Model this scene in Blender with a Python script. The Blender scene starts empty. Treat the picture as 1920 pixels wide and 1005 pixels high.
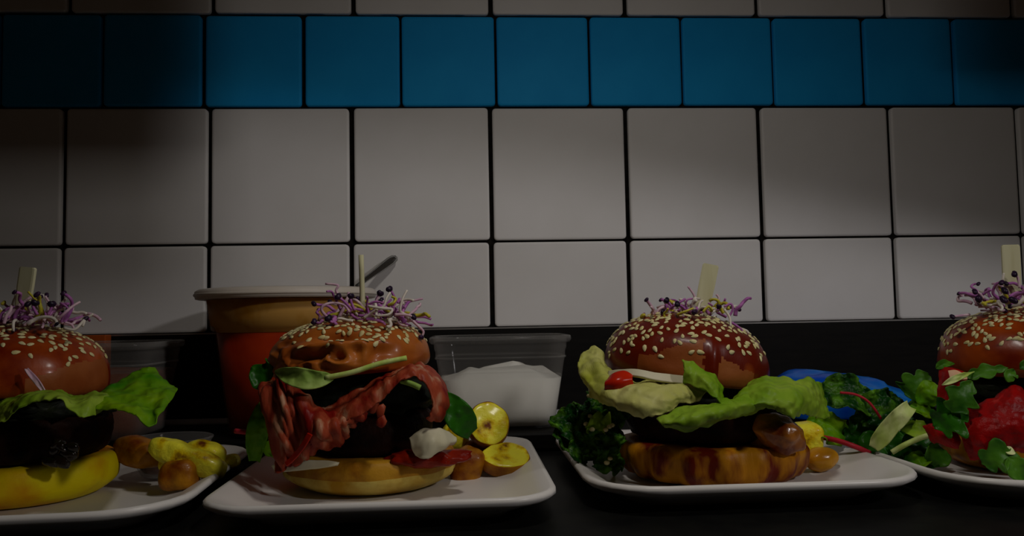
import bpy, bmesh, math, random
from mathutils import Vector, Matrix, noise
sc = bpy.context.scene
COL = sc.collection

# ------------------------------------------------------------------ camera
H0 = .123                                   # camera height above the counter
F, YAW, PITCH, ROLL, DIST = 1500., .0631, .06063, -.01852, .86807
_f = Vector((math.sin(YAW)*math.cos(PITCH), math.cos(YAW)*math.cos(PITCH), math.sin(PITCH)))
_r = Vector((math.cos(YAW), -math.sin(YAW), 0)); _u = _r.cross(_f)
RT = _r*math.cos(ROLL)+_u*math.sin(ROLL); UP = -_r*math.sin(ROLL)+_u*math.cos(ROLL); FW = _f
CAM = Vector((0, -DIST, H0))
cd = bpy.data.cameras.new('camera'); co = bpy.data.objects.new('camera', cd); COL.objects.link(co)
cd.sensor_width = 36; cd.sensor_fit = 'HORIZONTAL'; cd.lens = F*36/1920; cd.clip_start = .01; cd.clip_end = 20
m = Matrix.Identity(4)
for i in range(3):
    m[i][0] = RT[i]; m[i][1] = UP[i]; m[i][2] = -FW[i]; m[i][3] = CAM[i]
co.matrix_world = m
sc.camera = co

# ------------------------------------------------------------------ world, lamps, exposure
W = bpy.data.worlds.new('kitchen'); sc.world = W; W.use_nodes = True
bg = W.node_tree.nodes['Background']
bg.inputs[0].default_value = (1, .62, .36, 1); bg.inputs[1].default_value = .009
def area(name, loc, target, sx, sy, power, color):
    d = bpy.data.lights.new(name, 'AREA'); d.shape = 'RECTANGLE'; d.size = sx; d.size_y = sy; d.energy = power; d.color = color
    o = bpy.data.objects.new(name, d); COL.objects.link(o); o.location = loc
    o.rotation_euler = (Vector(target)-Vector(loc)).to_track_quat('-Z', 'Y').to_euler()
    return o
KEY = Vector((.11, -.50, .50))
area('pass_lamp_light', KEY, (.10, -.36, .0), .034, .10, .80, (1, .94, .86))
area('right_fill_light', (.80, -1.0, .62), (.15, -.1, .05), .07, .07, 2.1, (1, .96, .95))  # added fill from the right front, out of view, evens out the wall
sc.view_settings.view_transform = 'Standard'; sc.view_settings.look = 'None'
sc.view_settings.exposure = 0.0; sc.view_settings.gamma = 1.0; sc.view_settings.use_curve_mapping = False

# ------------------------------------------------------------------ helpers
def at(x, y, Y):
    d = FW+RT*((x-960)/F)-UP*((y-502.5)/F)
    return CAM+d*((Y+DIST)/d.y)
def fin(o, label=None, cat=None, group=None, kind=None):
    if label: o['label'] = label
    if cat: o['category'] = cat
    if group: o['group'] = group
    if kind: o['kind'] = kind
    return o
BASE = {}
def thing(name, loc, label, cat, group=None):
    o = bpy.data.objects.new(name, None); COL.objects.link(o); o.location = loc; o.empty_display_size = .02
    BASE[o] = Vector(loc)
    return fin(o, label, cat, group)
def mesh_obj(name, verts, faces, mats, parent=None, smooth=True, fm=None, **kw):
    verts = [Vector(v) for v in verts]
    if parent is not None:
        b = BASE[parent]
    else:
        lo = [min(v[i] for v in verts) for i in range(3)]; hi = [max(v[i] for v in verts) for i in range(3)]
        b = Vector(((lo[0]+hi[0])/2, (lo[1]+hi[1])/2, lo[2]))
    me = bpy.data.meshes.new(name); me.from_pydata([v-b for v in verts], [], faces)
    if not isinstance(mats, (list, tuple)): mats = [mats]
    for mt in mats: me.materials.append(mt)
    if smooth: me.polygons.foreach_set('use_smooth', [True]*len(me.polygons))
    if fm: me.polygons.foreach_set('material_index', fm)
    me.validate(); me.update()
    o = bpy.data.objects.new(name, me); COL.objects.link(o)
    BASE[o] = b
    if parent is not None: o.parent = parent
    else: o.location = b
    return fin(o, kw.get('label'), kw.get('cat'), kw.get('group'), kw.get('kind'))
def solid(o, t, off=0.):
    md = o.modifiers.new('thick', 'SOLIDIFY'); md.thickness = t; md.offset = off
    return o
def cr(p, t):                                # Catmull-Rom through list p, t in 0..len-1
    n = len(p); i = min(int(t), n-2); s = t-i
    a = p[max(i-1, 0)]; b = p[i]; c = p[i+1]; d = p[min(i+2, n-1)]
    return .5*((2*b)+(c-a)*s+(2*a-5*b+4*c-d)*s*s+(3*b-a-3*c+d)*s**3)
def N(v, s=1., o=0.): return noise.noise(Vector((v[0]*s+o, v[1]*s-o*.7, v[2]*s+o*1.3)))
def bx(bm, x0, x1, y0, y1, z0, z1):
    vs = [bm.verts.new(p) for p in ((x0,y0,z0),(x1,y0,z0),(x1,y1,z0),(x0,y1,z0),(x0,y0,z1),(x1,y0,z1),(x1,y1,z1),(x0,y1,z1))]
    for f in ((3,2,1,0),(4,5,6,7),(0,1,5,4),(1,2,6,5),(2,3,7,6),(3,0,4,7)): bm.faces.new([vs[i] for i in f])
def box_obj(name, b, mats, parent=None, bev=0., **kw):
    bm = bmesh.new(); bx(bm, *b)
    if bev: bmesh.ops.bevel(bm, geom=list(bm.edges), offset=bev, segments=2, affect='EDGES', profile=.5)
    bm.verts.index_update()
    vs = [v.co.copy() for v in bm.verts]; fs = [[v.index for v in f.verts] for f in bm.faces]; bm.free()
    return mesh_obj(name, vs, fs, mats, parent, smooth=False, **kw)

# ------------------------------------------------------------------ materials
def mat(name, c1, c2=None, rough=.5, scale=40., bump=0., bscale=None, spec=.18, metal=0., trans=0., c3=None, lo=.35, hi=.65,
        sheen=0., coat=0., stretch=(1,1,1), sss=0., detail=4., crinkle=0.):
    M = bpy.data.materials.new(name); M.use_nodes = True; nt = M.node_tree; nd = nt.nodes; L = nt.links
    bs = nd['Principled BSDF']; out = nd['Material Output']
    bs.inputs['Roughness'].default_value = rough; bs.inputs['Specular IOR Level'].default_value = spec
    bs.inputs['Metallic'].default_value = metal; bs.inputs['Coat Weight'].default_value = coat; bs.inputs['Coat Roughness'].default_value = .15
    if sss:
        bs.inputs['Subsurface Weight'].default_value = sss; bs.inputs['Subsurface Radius'].default_value = (1, .5, .25); bs.inputs['Subsurface Scale'].default_value = .004
    tc = nd.new('ShaderNodeTexCoord'); mp = nd.new('ShaderNodeMapping'); L.new(tc.outputs['Object'], mp.inputs[0]); mp.inputs['Scale'].default_value = stretch
    col = None
    if c2 is not None:
        nz = nd.new('ShaderNodeTexNoise'); nz.inputs['Scale'].default_value = scale; nz.inputs['Detail'].default_value = detail; L.new(mp.outputs[0], nz.inputs[0])
        rp = nd.new('ShaderNodeValToRGB'); e = rp.color_ramp.elements
        e[0].position = lo; e[0].color = (*c1, 1); e[1].position = hi; e[1].color = (*c2, 1)
        if c3 is not None:
            q = e.new(min(hi+.1, .99)); q.color = (*c3, 1)
        L.new(nz.outputs['Fac'], rp.inputs[0]); L.new(rp.outputs[0], bs.inputs['Base Color']); col = rp.outputs[0]
    else:
        bs.inputs['Base Color'].default_value = (*c1, 1)
    if bump:
        n2 = nd.new('ShaderNodeTexNoise'); n2.inputs['Scale'].default_value = bscale or scale*3; n2.inputs['Detail'].default_value = 5; L.new(mp.outputs[0], n2.inputs[0])
        bp = nd.new('ShaderNodeBump'); bp.inputs['Strength'].default_value = bump; bp.inputs['Distance'].default_value = .002
        L.new(n2.outputs['Fac'], bp.inputs['Height']); L.new(bp.outputs[0], bs.inputs['Normal'])
    if crinkle:
        vo = nd.new('ShaderNodeTexVoronoi'); vo.feature = 'SMOOTH_F1'; vo.inputs['Scale'].default_value = crinkle; L.new(mp.outputs[0], vo.inputs['Vector'])
        b2_ = nd.new('ShaderNodeBump'); b2_.invert = True; b2_.inputs['Strength'].default_value = .8; b2_.inputs['Distance'].default_value = .0035
        L.new(vo.outputs['Distance'], b2_.inputs['Height'])
        if bump: L.new(bp.outputs[0], b2_.inputs['Normal'])
        L.new(b2_.outputs[0], bs.inputs['Normal'])
    if trans:
        tr = nd.new('ShaderNodeBsdfTranslucent'); mx = nd.new('ShaderNodeMixShader'); mx.inputs[0].default_value = trans
        if col is not None: L.new(col, tr.inputs[0])
        else: tr.inputs[0].default_value = (*c1, 1)
        L.new(bs.outputs[0], mx.inputs[1]); L.new(tr.outputs[0], mx.inputs[2]); L.new(mx.outputs[0], out.inputs[0])
    return M
def clear(name, tint, fac, rough=.12, span=.32):       # clear plastic / glass: see-through body with a glossy skin
    M = bpy.data.materials.new(name); M.use_nodes = True; nt = M.node_tree; nd = nt.nodes; L = nt.links
    bs = nd['Principled BSDF']; bs.inputs['Base Color'].default_value = (*tint, 1); bs.inputs['Roughness'].default_value = rough
    tp = nd.new('ShaderNodeBsdfTransparent'); tp.inputs[0].default_value = (.93, .93, .93, 1)
    lw = nd.new('ShaderNodeLayerWeight'); lw.inputs[0].default_value = .35
    mr = nd.new('ShaderNodeMapRange'); mr.inputs['To Min'].default_value = fac; mr.inputs['To Max'].default_value = min(fac+span, 1)
    L.new(lw.outputs['Facing'], mr.inputs[0])
    mx = nd.new('ShaderNodeMixShader'); L.new(mr.outputs[0], mx.inputs[0]); L.new(tp.outputs[0], mx.inputs[1]); L.new(bs.outputs[0], mx.inputs[2])
    L.new(mx.outputs[0], nd['Material Output'].inputs[0])
    return M
M_white = mat('white_tile', (.74, .72, .70), (.80, .78, .77), rough=.55, scale=9, bump=.04, bscale=25, spec=.25)
M_blue = mat('blue_tile', (.008, .34, .80), (.014, .40, .88), rough=.6, scale=12, bump=.04, bscale=30, spec=.12)
M_grout = mat('black_grout', (.004, .004, .004), (.012, .010, .008), rough=.95, scale=120, spec=.1)
M_counter = mat('black_counter', (.003, .003, .003), (.006, .006, .005), rough=.5, scale=60, spec=.12)
M_steel = mat('dark_steel', (.004, .0035, .003), (.007, .006, .005), rough=.5, scale=30, spec=.15, stretch=(1, 8, 8))
M_edge = mat('steel_edge', (.45, .44, .43), (.55, .54, .52), rough=.35, scale=40, metal=.9)
M_edge2 = mat('satin_rail', (.50, .49, .50), (.58, .57, .58), rough=.4, scale=40)
M_plate = mat('white_glaze', (.70, .67, .63), (.74, .71, .67), rough=.3, scale=8, spec=.3)
M_bun = mat('bun_crust', (.15, .010, .0005), (.34, .055, .003), rough=.34, scale=26, bump=.10, bscale=160, coat=.14, lo=.40, hi=.60)
M_bun_matte = mat('bun_crust_pale', (.24, .040, .003), (.42, .125, .016), rough=.42, scale=22, bump=.12, bscale=200, coat=.1)
M_crumb = mat('bun_crumb', (.58, .34, .06), (.72, .48, .12), rough=.8, scale=60, bump=.3, bscale=300)
M_patch = mat('bun_crust_dull', (.20, .042, .006), (.32, .095, .022), rough=.45, scale=24, bump=.15, bscale=200)
M_base1 = mat('toasted_bun', (.72, .24, .0005), (.92, .74, .002), rough=.5, scale=30, bump=.2, bscale=200)
M_base2 = mat('pale_toasted_bun', (.40, .20, .006), (.68, .52, .12), rough=.6, scale=40, bump=.25, bscale=220)
M_bun3 = mat('bun_crust_patchy', (.12, .008, .0005), (.28, .050, .006), rough=.36, scale=19, bump=.12, bscale=180, coat=.14, lo=.55, hi=.60, stretch=(1, 1, .75), detail=2.5)
M_gold = mat('golden_toasted_bun', (.24, .075, .002), (.48, .24, .014), rough=.5, scale=45, bump=.35, bscale=200)
M_base3 = mat('brown_toasted_bun', (.13, .008, .0005), (.52, .21, .004), rough=.45, scale=62, bump=.35, bscale=160, stretch=(1, 1, .28), lo=.42, hi=.58)
M_seed = mat('sesame', (.56, .48, .20), (.68, .62, .34), rough=.5, scale=150)
M_wood = mat('bamboo', (.50, .47, .27), (.58, .56, .36), rough=.6, scale=25, stretch=(6, 6, .6))
M_patty = mat('charred_patty', (.003, .0015, .001), (.022, .006, .003), spec=.06, rough=.55, scale=60, bump=.9, bscale=140)
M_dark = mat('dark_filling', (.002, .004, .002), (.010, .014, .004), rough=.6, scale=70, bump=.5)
M_let = mat('lettuce', (.15, .34, .002), (.38, .53, .05), rough=.45, scale=34, bump=.35, bscale=90, trans=.22, lo=.3, hi=.7, crinkle=150)
M_letd = mat('lettuce_deep', (.03, .24, .001), (.28, .48, .004), rough=.45, scale=34, bump=.35, bscale=90, trans=.25, lo=.3, hi=.7, crinkle=150)
M_letp = mat('lettuce_pale', (.36, .40, .008), (.60, .58, .20), rough=.45, scale=24, bump=.35, bscale=80, trans=.15, lo=.3, hi=.7, crinkle=150)
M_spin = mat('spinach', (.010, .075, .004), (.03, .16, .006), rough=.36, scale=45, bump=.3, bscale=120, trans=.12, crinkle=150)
M_spinp = mat('spinach_underside', (.24, .40, .06), (.42, .56, .14), rough=.5, scale=45, bump=.3, bscale=120, trans=.15, crinkle=150)
M_kale = mat('kale', (.006, .05, .004), (.13, .34, .016), rough=.38, scale=75, bump=.6, bscale=140, trans=.12, lo=.42, hi=.68, crinkle=260)
M_ruc = mat('rocket', (.02, .10, .006), (.09, .26, .014), rough=.42, scale=50, bump=.3, bscale=140, trans=.15)
M_rib = mat('pale_rib', (.42, .56, .10), (.76, .80, .40), rough=.45, scale=60, bump=.4, bscale=130, stretch=(1, 1, .5))
M_redstem = mat('red_stem', (.38, .010, .020), (.55, .030, .05), rough=.4, scale=50)
M_ham = mat('cured_ham', (.22, .006, .003), (.42, .075, .030), rough=.42, scale=60, bump=.3, bscale=200, trans=.22, c3=(.58, .30, .17), lo=.36, hi=.56, stretch=(1.6, 1, .45))
M_meat = mat('red_cured_meat', (.22, .001, .001), (.38, .003, .002), rough=.42, scale=70, bump=.7, bscale=170, c3=(.52, .045, .035), lo=.35, hi=.64)
M_fat = mat('meat_fat', (.72, .40, .22), (.80, .56, .36), rough=.45, scale=40)
M_cheese = mat('melted_cheese', (.52, .47, .30), (.62, .58, .42), rough=.4, scale=25, bump=.15, bscale=70)
M_tom = mat('tomato', (.36, .008, .001), (.50, .02, .003), rough=.25, scale=40, bump=.2, bscale=120)
M_ketch = mat('dark_red_sauce', (.16, .005, .001), (.30, .018, .002), rough=.3, scale=60, bump=.4, bscale=140)
M_sauce = mat('brown_sauce', (.05, .016, .003), (.14, .05, .008), rough=.18, scale=50, bump=.4, bscale=90)
M_blackglaze = mat('black_glaze', (.006, .004, .002), (.02, .010, .004), rough=.15, scale=80, bump=.4, coat=.5)
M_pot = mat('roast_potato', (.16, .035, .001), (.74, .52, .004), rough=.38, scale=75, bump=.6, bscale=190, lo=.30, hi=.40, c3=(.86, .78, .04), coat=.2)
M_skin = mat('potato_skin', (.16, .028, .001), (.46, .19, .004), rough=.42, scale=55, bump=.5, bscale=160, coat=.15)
M_mush = mat('glazed_mushroom', (.13, .020, .002), (.60, .22, .030), rough=.25, scale=50, bump=.7, bscale=110, coat=.35)
M_stem = [mat('sprout_purple', (.36, .10, .38), (.58, .22, .52), rough=.4, scale=150, trans=.2),
          mat('sprout_pink', (.62, .36, .50), (.82, .62, .66), rough=.4, scale=150, trans=.2),
          mat('sprout_white', (.74, .66, .58), (.84, .78, .68), rough=.4, scale=150, trans=.2),
          mat('sprout_yellow', (.52, .46, .03), (.70, .62, .08), rough=.4, scale=150, trans=.2)]
M_head = mat('sprout_leaf_dark', (.010, .006, .016), (.035, .012, .04), rough=.35, scale=120)
M_soup = mat('tomato_soup', (.40, .014, .001), (.52, .034, .001), rough=.5, scale=50)
M_film = mat('soup_film', (.74, .34, .010), (.95, .58, .14), rough=.5, trans=.35, scale=32, lo=.40, hi=.52, stretch=(1, 1, .5))
M_lid = mat('milky_lid', (.80, .72, .62), (.86, .80, .74), rough=.35, scale=20, trans=.3)
M_clear = clear('clear_plastic', (.55, .53, .50), .06)
M_cupwall = clear('cup_wall', (.80, .30, .06), .02, .3, .10)
M_glass = clear('clear_glass', (.6, .6, .6), .05, .05)
M_cream = mat('white_cream', (.82, .80, .72), (.90, .88, .80), rough=.5, scale=14, bump=.3, bscale=40)
M_brownsauce = mat('red_brown_relish', (.10, .022, .006), (.16, .040, .010), rough=.5, scale=40, bump=.3)
M_orange = mat('orange_label', (.34, .055, .004), (.40, .075, .006), rough=.5, scale=30)
M_metal = mat('spoon_steel', (.50, .50, .48), (.60, .60, .58), rough=.22, scale=20, metal=1.)
M_bluebag = mat('blue_plastic', (.001, .06, .55), (.006, .22, .72), rough=.3, scale=18, bump=.3, bscale=40)
M_black = mat('black_plastic', (.004, .004, .004), (.007, .007, .007), rough=.3, scale=40)

# ------------------------------------------------------------------ wall with separate tiles
wall = box_obj('wall_back', (-1.1, 1.2, 0, .06, -.02, .95), M_grout, kind='structure')
def tile_mesh(name, w, h, mt, r=.0035, d=.006, b=.0016):
    def loop(ins, y):
        pts = []
        rr = max(r-ins*.5, .001)
        for cx, cz, a0 in ((w/2-ins-rr, h/2-ins-rr, 0), (-w/2+ins+rr, h/2-ins-rr, 90), (-w/2+ins+rr, -h/2+ins+rr, 180), (w/2-ins-rr, -h/2+ins+rr, 270)):
            for k in range(4):
                a = math.radians(a0+30*k); pts.append((cx+rr*math.cos(a), y, cz+rr*math.sin(a)))
        return pts
    vs = loop(0, .001)+loop(0, -d+b*.6)+loop(b*.5, -d+b*.12)+loop(b*1.6, -d)
    fs = []
    for k in range(3):
        for i in range(16):
            j = (i+1) % 16; fs.append((k*16+i, (k+1)*16+i, (k+1)*16+j, k*16+j))
    fs.append(tuple(reversed([48+i for i in range(16)])))
    fs = [tuple(reversed(f)) for f in fs]
    me = bpy.data.meshes.new(name); me.from_pydata(vs, [], fs); me.materials.append(mt)
    me.polygons.foreach_set('use_smooth', [True]*(len(fs)-1)+[False]); me.update()
    return me
wb = BASE[wall]
rt = random.Random(5)
def put_tile(me, x, z, y=0.):
    o = bpy.data.objects.new('tile', me); COL.objects.link(o); o.parent = wall
    o.location = Vector((x, y+rt.uniform(-.0004, .0004), z))-wb
    o.rotation_euler = (rt.uniform(-.003, .003), rt.uniform(-.0015, .0015), rt.uniform(-.003, .003))
X0, PT = -.11644, .150
z_top, z_blue, z_mid, z_bot = .33159+H0, .22996+H0-.0008, .07996+H0+.0018, -.0107+H0
JV, JH = .0052, .0028
full = tile_mesh('white_tile', PT-JV, z_blue-z_mid-JH, M_white)
top = tile_mesh('white_tile_upper', PT-JV, .150-JH, M_white)
low = tile_mesh('white_tile_cut', PT-JV, z_mid-z_bot-JH/2-.0004, M_white)
for c in range(-6, 9):
    xc = X0+PT*(c+.5)
    put_tile(full, xc+rt.uniform(-.0004, .0004), (z_blue+z_mid)/2+rt.uniform(-.0005, .0005))
    put_tile(top, xc+.0026, z_top+.075+rt.uniform(-.0004, .0004))
    put_tile(top, xc+.0026, z_top+.225)
    put_tile(low, xc-.0010, (z_mid+z_bot)/2-JH/4+.0002)
bj = [-.2742, -.1668, -.0629, .0407, .1447, .2485, .3525, .4568, .5633]
bj = [bj[0]-.1045*k for k in range(7, 0, -1)]+bj+[bj[-1]+.1045*k for k in range(1, 6)]
blue = tile_mesh('blue_tile', .1010, z_top-z_blue-.0034, M_blue)
for a, b in zip(bj, bj[1:]):
    put_tile(blue, (a+b)/2, (z_top+z_blue)/2+rt.uniform(-.0004, .0004))
box_obj('floor', (-1.3, 1.4, -2.0, .06, -.95, -.92), mat('dark_floor_tiles', (.02, .018, .016), (.035, .03, .028), rough=.6, scale=6), kind='structure')
# dark steel upstand under the tiles, with a thin bright edge on top
box_obj('trim_1', (-1.1, 1.2, -.0065, -.0002, .019, z_bot-.0022), M_steel, kind='structure')
box_obj('trim_2', (-1.1, 1.2, -.0075, -.0002, z_bot-.0020, z_bot-.0004), M_edge, kind='structure')
# counter with its raised back ledge
counter = box_obj('countertop', (-1.1, 1.2, -.75, -.002, -.04, 0), M_counter, bev=.0015, label='black kitchen countertop under the white plates', cat='counter')
ledge = box_obj('back_ledge', (-1.1, 1.2, -.136, -.003, .0003, .0180), M_steel, bev=.003, label='low dark steel ledge along the tiled wall behind the plates', cat='ledge')
def rail(x0, x1, Y, z, r):
    vs, fs = [], []
    for i, x in enumerate((x0, x1)):
        for k in range(13):
            a = math.pi*k/12; vs.append((x, Y-r*math.cos(a)*1.0, z+r*.9*math.sin(a)))
    for k in range(12): fs.append((k, k+1, 13+k+1, 13+k))
    fs += [tuple(range(12, -1, -1)), tuple(range(13, 26)), (0, 13, 25, 12)]
    return mesh_obj('trim_3', vs, fs, M_edge2, kind='structure')
rail(-1.05, 1.15, -.016, .0182, .0062)

# ------------------------------------------------------------------ added hood over the pass (unseen above the frame, shades the wall corners)
blocker = thing('light_blocker', (.1, -.42, .52), 'added unseen black hood above the row of plates', 'light blocker')
box_obj('top_plate', (-.75, .95, -.55, -.29, .540, .546), M_black, blocker)
box_obj('back_blocker', (-.75, -.050, -.302, -.298, .408, .540), M_black, blocker)  # edge set to cast the dark upper left of the wall
box_obj('back_blocker', (.305, .95, -.302, -.298, .446, .540), M_black, blocker)
box_obj('front_blocker', (-.75, .312, -.556, -.550, .405, .546), M_black, blocker)
mesh_obj('front_blocker', [(x, y, z) for x, zb in ((.312, .505), (.95, .372)) for y in (-.556, -.550) for z in (zb, .546)], [(0, 1, 3, 2), (4, 6, 7, 5), (0, 4, 5, 1), (2, 3, 7, 6), (0, 2, 6, 4), (1, 5, 7, 3)], M_black, blocker, smooth=False)  # slanted edge cuts the added fill off the upper right wall
box_obj('reflector', (KEY.x-.04, KEY.x+.04, KEY.y-.06, KEY.y+.06, .506, .540), M_edge, blocker)

# ------------------------------------------------------------------ plates
def plate(cx, cy, w, d, rot, label, rad=.034):
    prof = [(.030, .0), (.028, .0022), (.016, .0075), (.004, .0118), (.0, .0150), (.0003, .0172), (.0018, .0184), (.0040, .0180), (.012, .0145), (.022, .0086), (.034, .0058), (.050, .0050)]
    n = 7; vs, fs = [], []
    for ins, z in prof:
        r = max(rad-ins*.55, .012); hw, hd = w/2-ins-r, d/2-ins-r
        for sx, sy, a0 in ((1, 1, 0), (-1, 1, 90), (-1, -1, 180), (1, -1, 270)):
            for k in range(n):
                a = math.radians(a0+90*k/(n-1)); x, y = sx*hw+r*math.cos(a), sy*hd+r*math.sin(a)
                vs.append((cx+x*math.cos(rot)-y*math.sin(rot), cy+x*math.sin(rot)+y*math.cos(rot), z+.0002))
    L = 4*n
    for k in range(len(prof)-1):
        for i in range(L):
            j = (i+1) % L; fs.append((k*L+i, k*L+j, (k+1)*L+j, (k+1)*L+i))
    fs.append(tuple((len(prof)-1)*L+i for i in range(L))); fs.append(tuple(reversed(range(L))))
    return mesh_obj('plate', vs, fs, M_plate, label=label, cat='plate', group='white plates in a row on the counter')
FL = .0060                                    # height of the plate floor
plate(-.2815, -.283, .222, .245, math.radians(3), 'white plate at the far left, carrying potato wedges and a ketchup bowl', .05)
plate(-.0500, -.2785, .213, .245, 0, 'white plate under the burger with cured ham, left of centre')
plate(.1875, -.2620, .220, .245, 0, 'white plate under the burger with the large pale lettuce, right of centre', .045)
plate(.4115, -.2800, .220, .245, 0, 'white plate at the right edge under the burger with red meat', .05)

# ------------------------------------------------------------------ shape builders
def lathe(name, prof, c, mats, parent=None, n=48, split=None, fn=None, tilt=None, **kw):
    """prof: list of (r, z); fn(p, theta, v) moves a point; split: faces below this ring index use material 1"""
    vs, fs, fm = [], [], []; c = Vector(c)
    T = tilt or Matrix.Identity(3)
    for k, (r, z) in enumerate(prof):
        for i in range(n):
            t = 2*math.pi*i/n; p = Vector((r*math.cos(t), r*math.sin(t), z))
            if fn: p = fn(p, t, k/(len(prof)-1))
            vs.append(c+T @ p)
    for k in range(len(prof)-1):
        for i in range(n):
            j = (i+1) % n; fs.append((k*n+i, k*n+j, (k+1)*n+j, (k+1)*n+i)); fm.append(1 if split is not None and k < split else 0)
    fs.append(tuple(reversed(range(n)))); fm.append(1 if split is not None else 0)
    fs.append(tuple((len(prof)-1)*n+i for i in range(n))); fm.append(0)
    return mesh_obj(name, vs, fs, mats, parent, fm=fm, **kw)
def smooth_prof(pts, steps):
    q = [Vector((a, b, 0)) for a, b in pts]
    return [tuple(cr(q, (len(q)-1)*i/steps))[:2] for i in range(steps+1)]
def sheet(name, grid, mt, parent=None, nu=8, nv=6, ruf=.0, rs=60., seed=0., thick=.0007, edge=False, fold=0., fray=0., iso=1., **kw):
    """a bent sheet through rows of (px, py, Y) points; ruffled along its normal"""
    g = [[at(*p) for p in row] for row in grid]
    R, Cn = len(g), len(g[0]); NU, NV = (Cn-1)*nu+1, (R-1)*nv+1
    vs = []
    for j in range(NV):
        tv = j/nv
        for i in range(NU):
            tu = i/nu
            p = cr([cr(row, tu) for row in g], tv)
            vs.append(p)
    if ruf:
        nvs = []
        for j in range(NV):
            for i in range(NU):
                a = vs[j*NU+min(i+1, NU-1)]-vs[j*NU+max(i-1, 0)]; b = vs[min(j+1, NV-1)*NU+i]-vs[max(j-1, 0)*NU+i]
                nn = a.cross(b); nn = nn.normalized() if nn.length > 1e-12 else Vector((0, -1, 0))
                p = vs[j*NU+i]; e = 1.
                if edge: e = .25+.75*(2*max(abs(i/(NU-1)-.5), abs(j/(NV-1)-.5)))
                d = iso*(N(p, rs, seed)+.5*N(p, rs*2.3, seed+7)+.22*N(p, rs*5, seed+3))
                if fold: d += fold*(.45-abs(N(Vector((p.x*1.5+p.z*.5, p.y*.4, p.z*.22)), rs*1.5, seed+2))*1.9)
                q = p+nn*ruf*e*d+Vector((0, 0, 1))*ruf*.5*e*N(p, rs*1.4, seed+19)
                if fray:
                    bi, bj = (1 if i == NU-1 else -1 if i == 0 else 0), (1 if j == NV-1 else -1 if j == 0 else 0)
                    if bi: q = q+a.normalized()*bi*fray*(N(p, 260, seed)+.6*N(p, 520, seed))
                    if bj: q = q+b.normalized()*bj*fray*(N(p, 260, seed)+.6*N(p, 520, seed))
                nvs.append(q)
        vs = nvs
    fs = []
    for j in range(NV-1):
        for i in range(NU-1): fs.append((j*NU+i, j*NU+i+1, (j+1)*NU+i+1, (j+1)*NU+i))
    return solid(mesh_obj(name, vs, fs, mt, parent, **kw), thick)
def leaf(name, spine, w, mt, parent=None, face=(0, -1, .7), cup=.25, ruf=.0015, rs=140., lobes=0, seed=0., nu=22, nv=8, thick=.0006, prof=(.12, .7, 1., .85, .45, .06), px=True, **kw):
    sp = [at(*p) for p in spine] if px else [Vector(p) for p in spine]
    pr = [Vector((q, 0, 0)) for q in prof]; face = Vector(face).normalized()
    vs = []
    for i in range(nu+1):
        u = i/nu; c = cr(sp, u*(len(sp)-1)); t = cr(sp, min(u+.02, 1)*(len(sp)-1))-cr(sp, max(u-.02, 0)*(len(sp)-1)); t.normalize()
        s = t.cross(face); s.normalize(); nn = s.cross(t)
        ww = w*max(cr(pr, u*(len(pr)-1)).x, .03)
        if lobes: ww *= .45+.55*abs(math.sin(math.pi*u*lobes))
        for j in range(-nv, nv+1):
            v = j/nv
            p = c+s*ww*v+nn*cup*ww*v*v
            e = abs(v)**1.3
            p += (nn*N(p, rs, seed)+t*.6*N(p, rs*1.3, seed+5))*ruf*e*2
            p += nn*ruf*.4*N(p, rs*2.5, seed+9)
            vs.append(p)
    K = 2*nv+1; fs = []
    for i in range(nu):
        for j in range(K-1): fs.append((i*K+j, i*K+j+1, (i+1)*K+j+1, (i+1)*K+j))
    return solid(mesh_obj(name, vs, fs, mt, parent, **kw), thick)
def tube_geo(path, r, n=7, seg=4, taper=None):
    q = [Vector(p) for p in path]; m_ = (len(q)-1)*seg; vs, fs = [], []; prev = None
    for i in range(m_+1):
        t = i/seg; c = cr(q, t); d = (cr(q, min(t+.05, len(q)-1))-cr(q, max(t-.05, 0))).normalized()
        a = d.cross(Vector((.3, .2, 1)) if prev is None else prev)
        if prev is not None: a = prev-d*prev.dot(d)
        a.normalize(); prev = a; b = d.cross(a)
        rr = r if taper is None else r*(1+(taper-1)*i/m_)
        for k in range(n):
            an = 2*math.pi*k/n; vs.append(c+(a*math.cos(an)+b*math.sin(an))*rr)
    for i in range(m_):
        for k in range(n):
            l = (k+1) % n; fs.append((i*n+k, i*n+l, (i+1)*n+l, (i+1)*n+k))
    fs += [tuple(reversed(range(n))), tuple(m_*n+k for k in range(n))]
    return vs, fs
def tube(name, path, r, mt, parent=None, **kw):
    g = {k: kw.pop(k) for k in ('n', 'seg', 'taper') if k in kw}
    vs, fs = tube_geo(path, r, **g)
    return mesh_obj(name, vs, fs, mt, parent, **kw)
def blob(name, c, ax, mt, parent=None, amp=.12, fs_=60., seed=0., rot=(0, 0, 0), pw=2., sub=4, **kw):
    """a lumpy ellipsoid / rounded block (pw > 2 squarer)"""
    from mathutils import Euler
    bm = bmesh.new(); bmesh.ops.create_icosphere(bm, subdivisions=sub, radius=1)
    bm.verts.index_update(); E = Euler(rot).to_matrix(); vs = []; c = Vector(c)
    for v in bm.verts:
        d = v.co.normalized(); k = (abs(d.x)**pw+abs(d.y)**pw+abs(d.z)**pw)**(-1/pw)
        p = Vector((d.x*k*ax[0], d.y*k*ax[1], d.z*k*ax[2]))
        p *= 1+amp*(N(p, fs_, seed)+.5*N(p, fs_*2.2, seed+3))
        vs.append(c+E @ p)
    fs = [[v.index for v in f.verts] for f in bm.faces]; bm.free()
    return mesh_obj(name, vs, fs, mt, parent, **kw)
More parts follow.
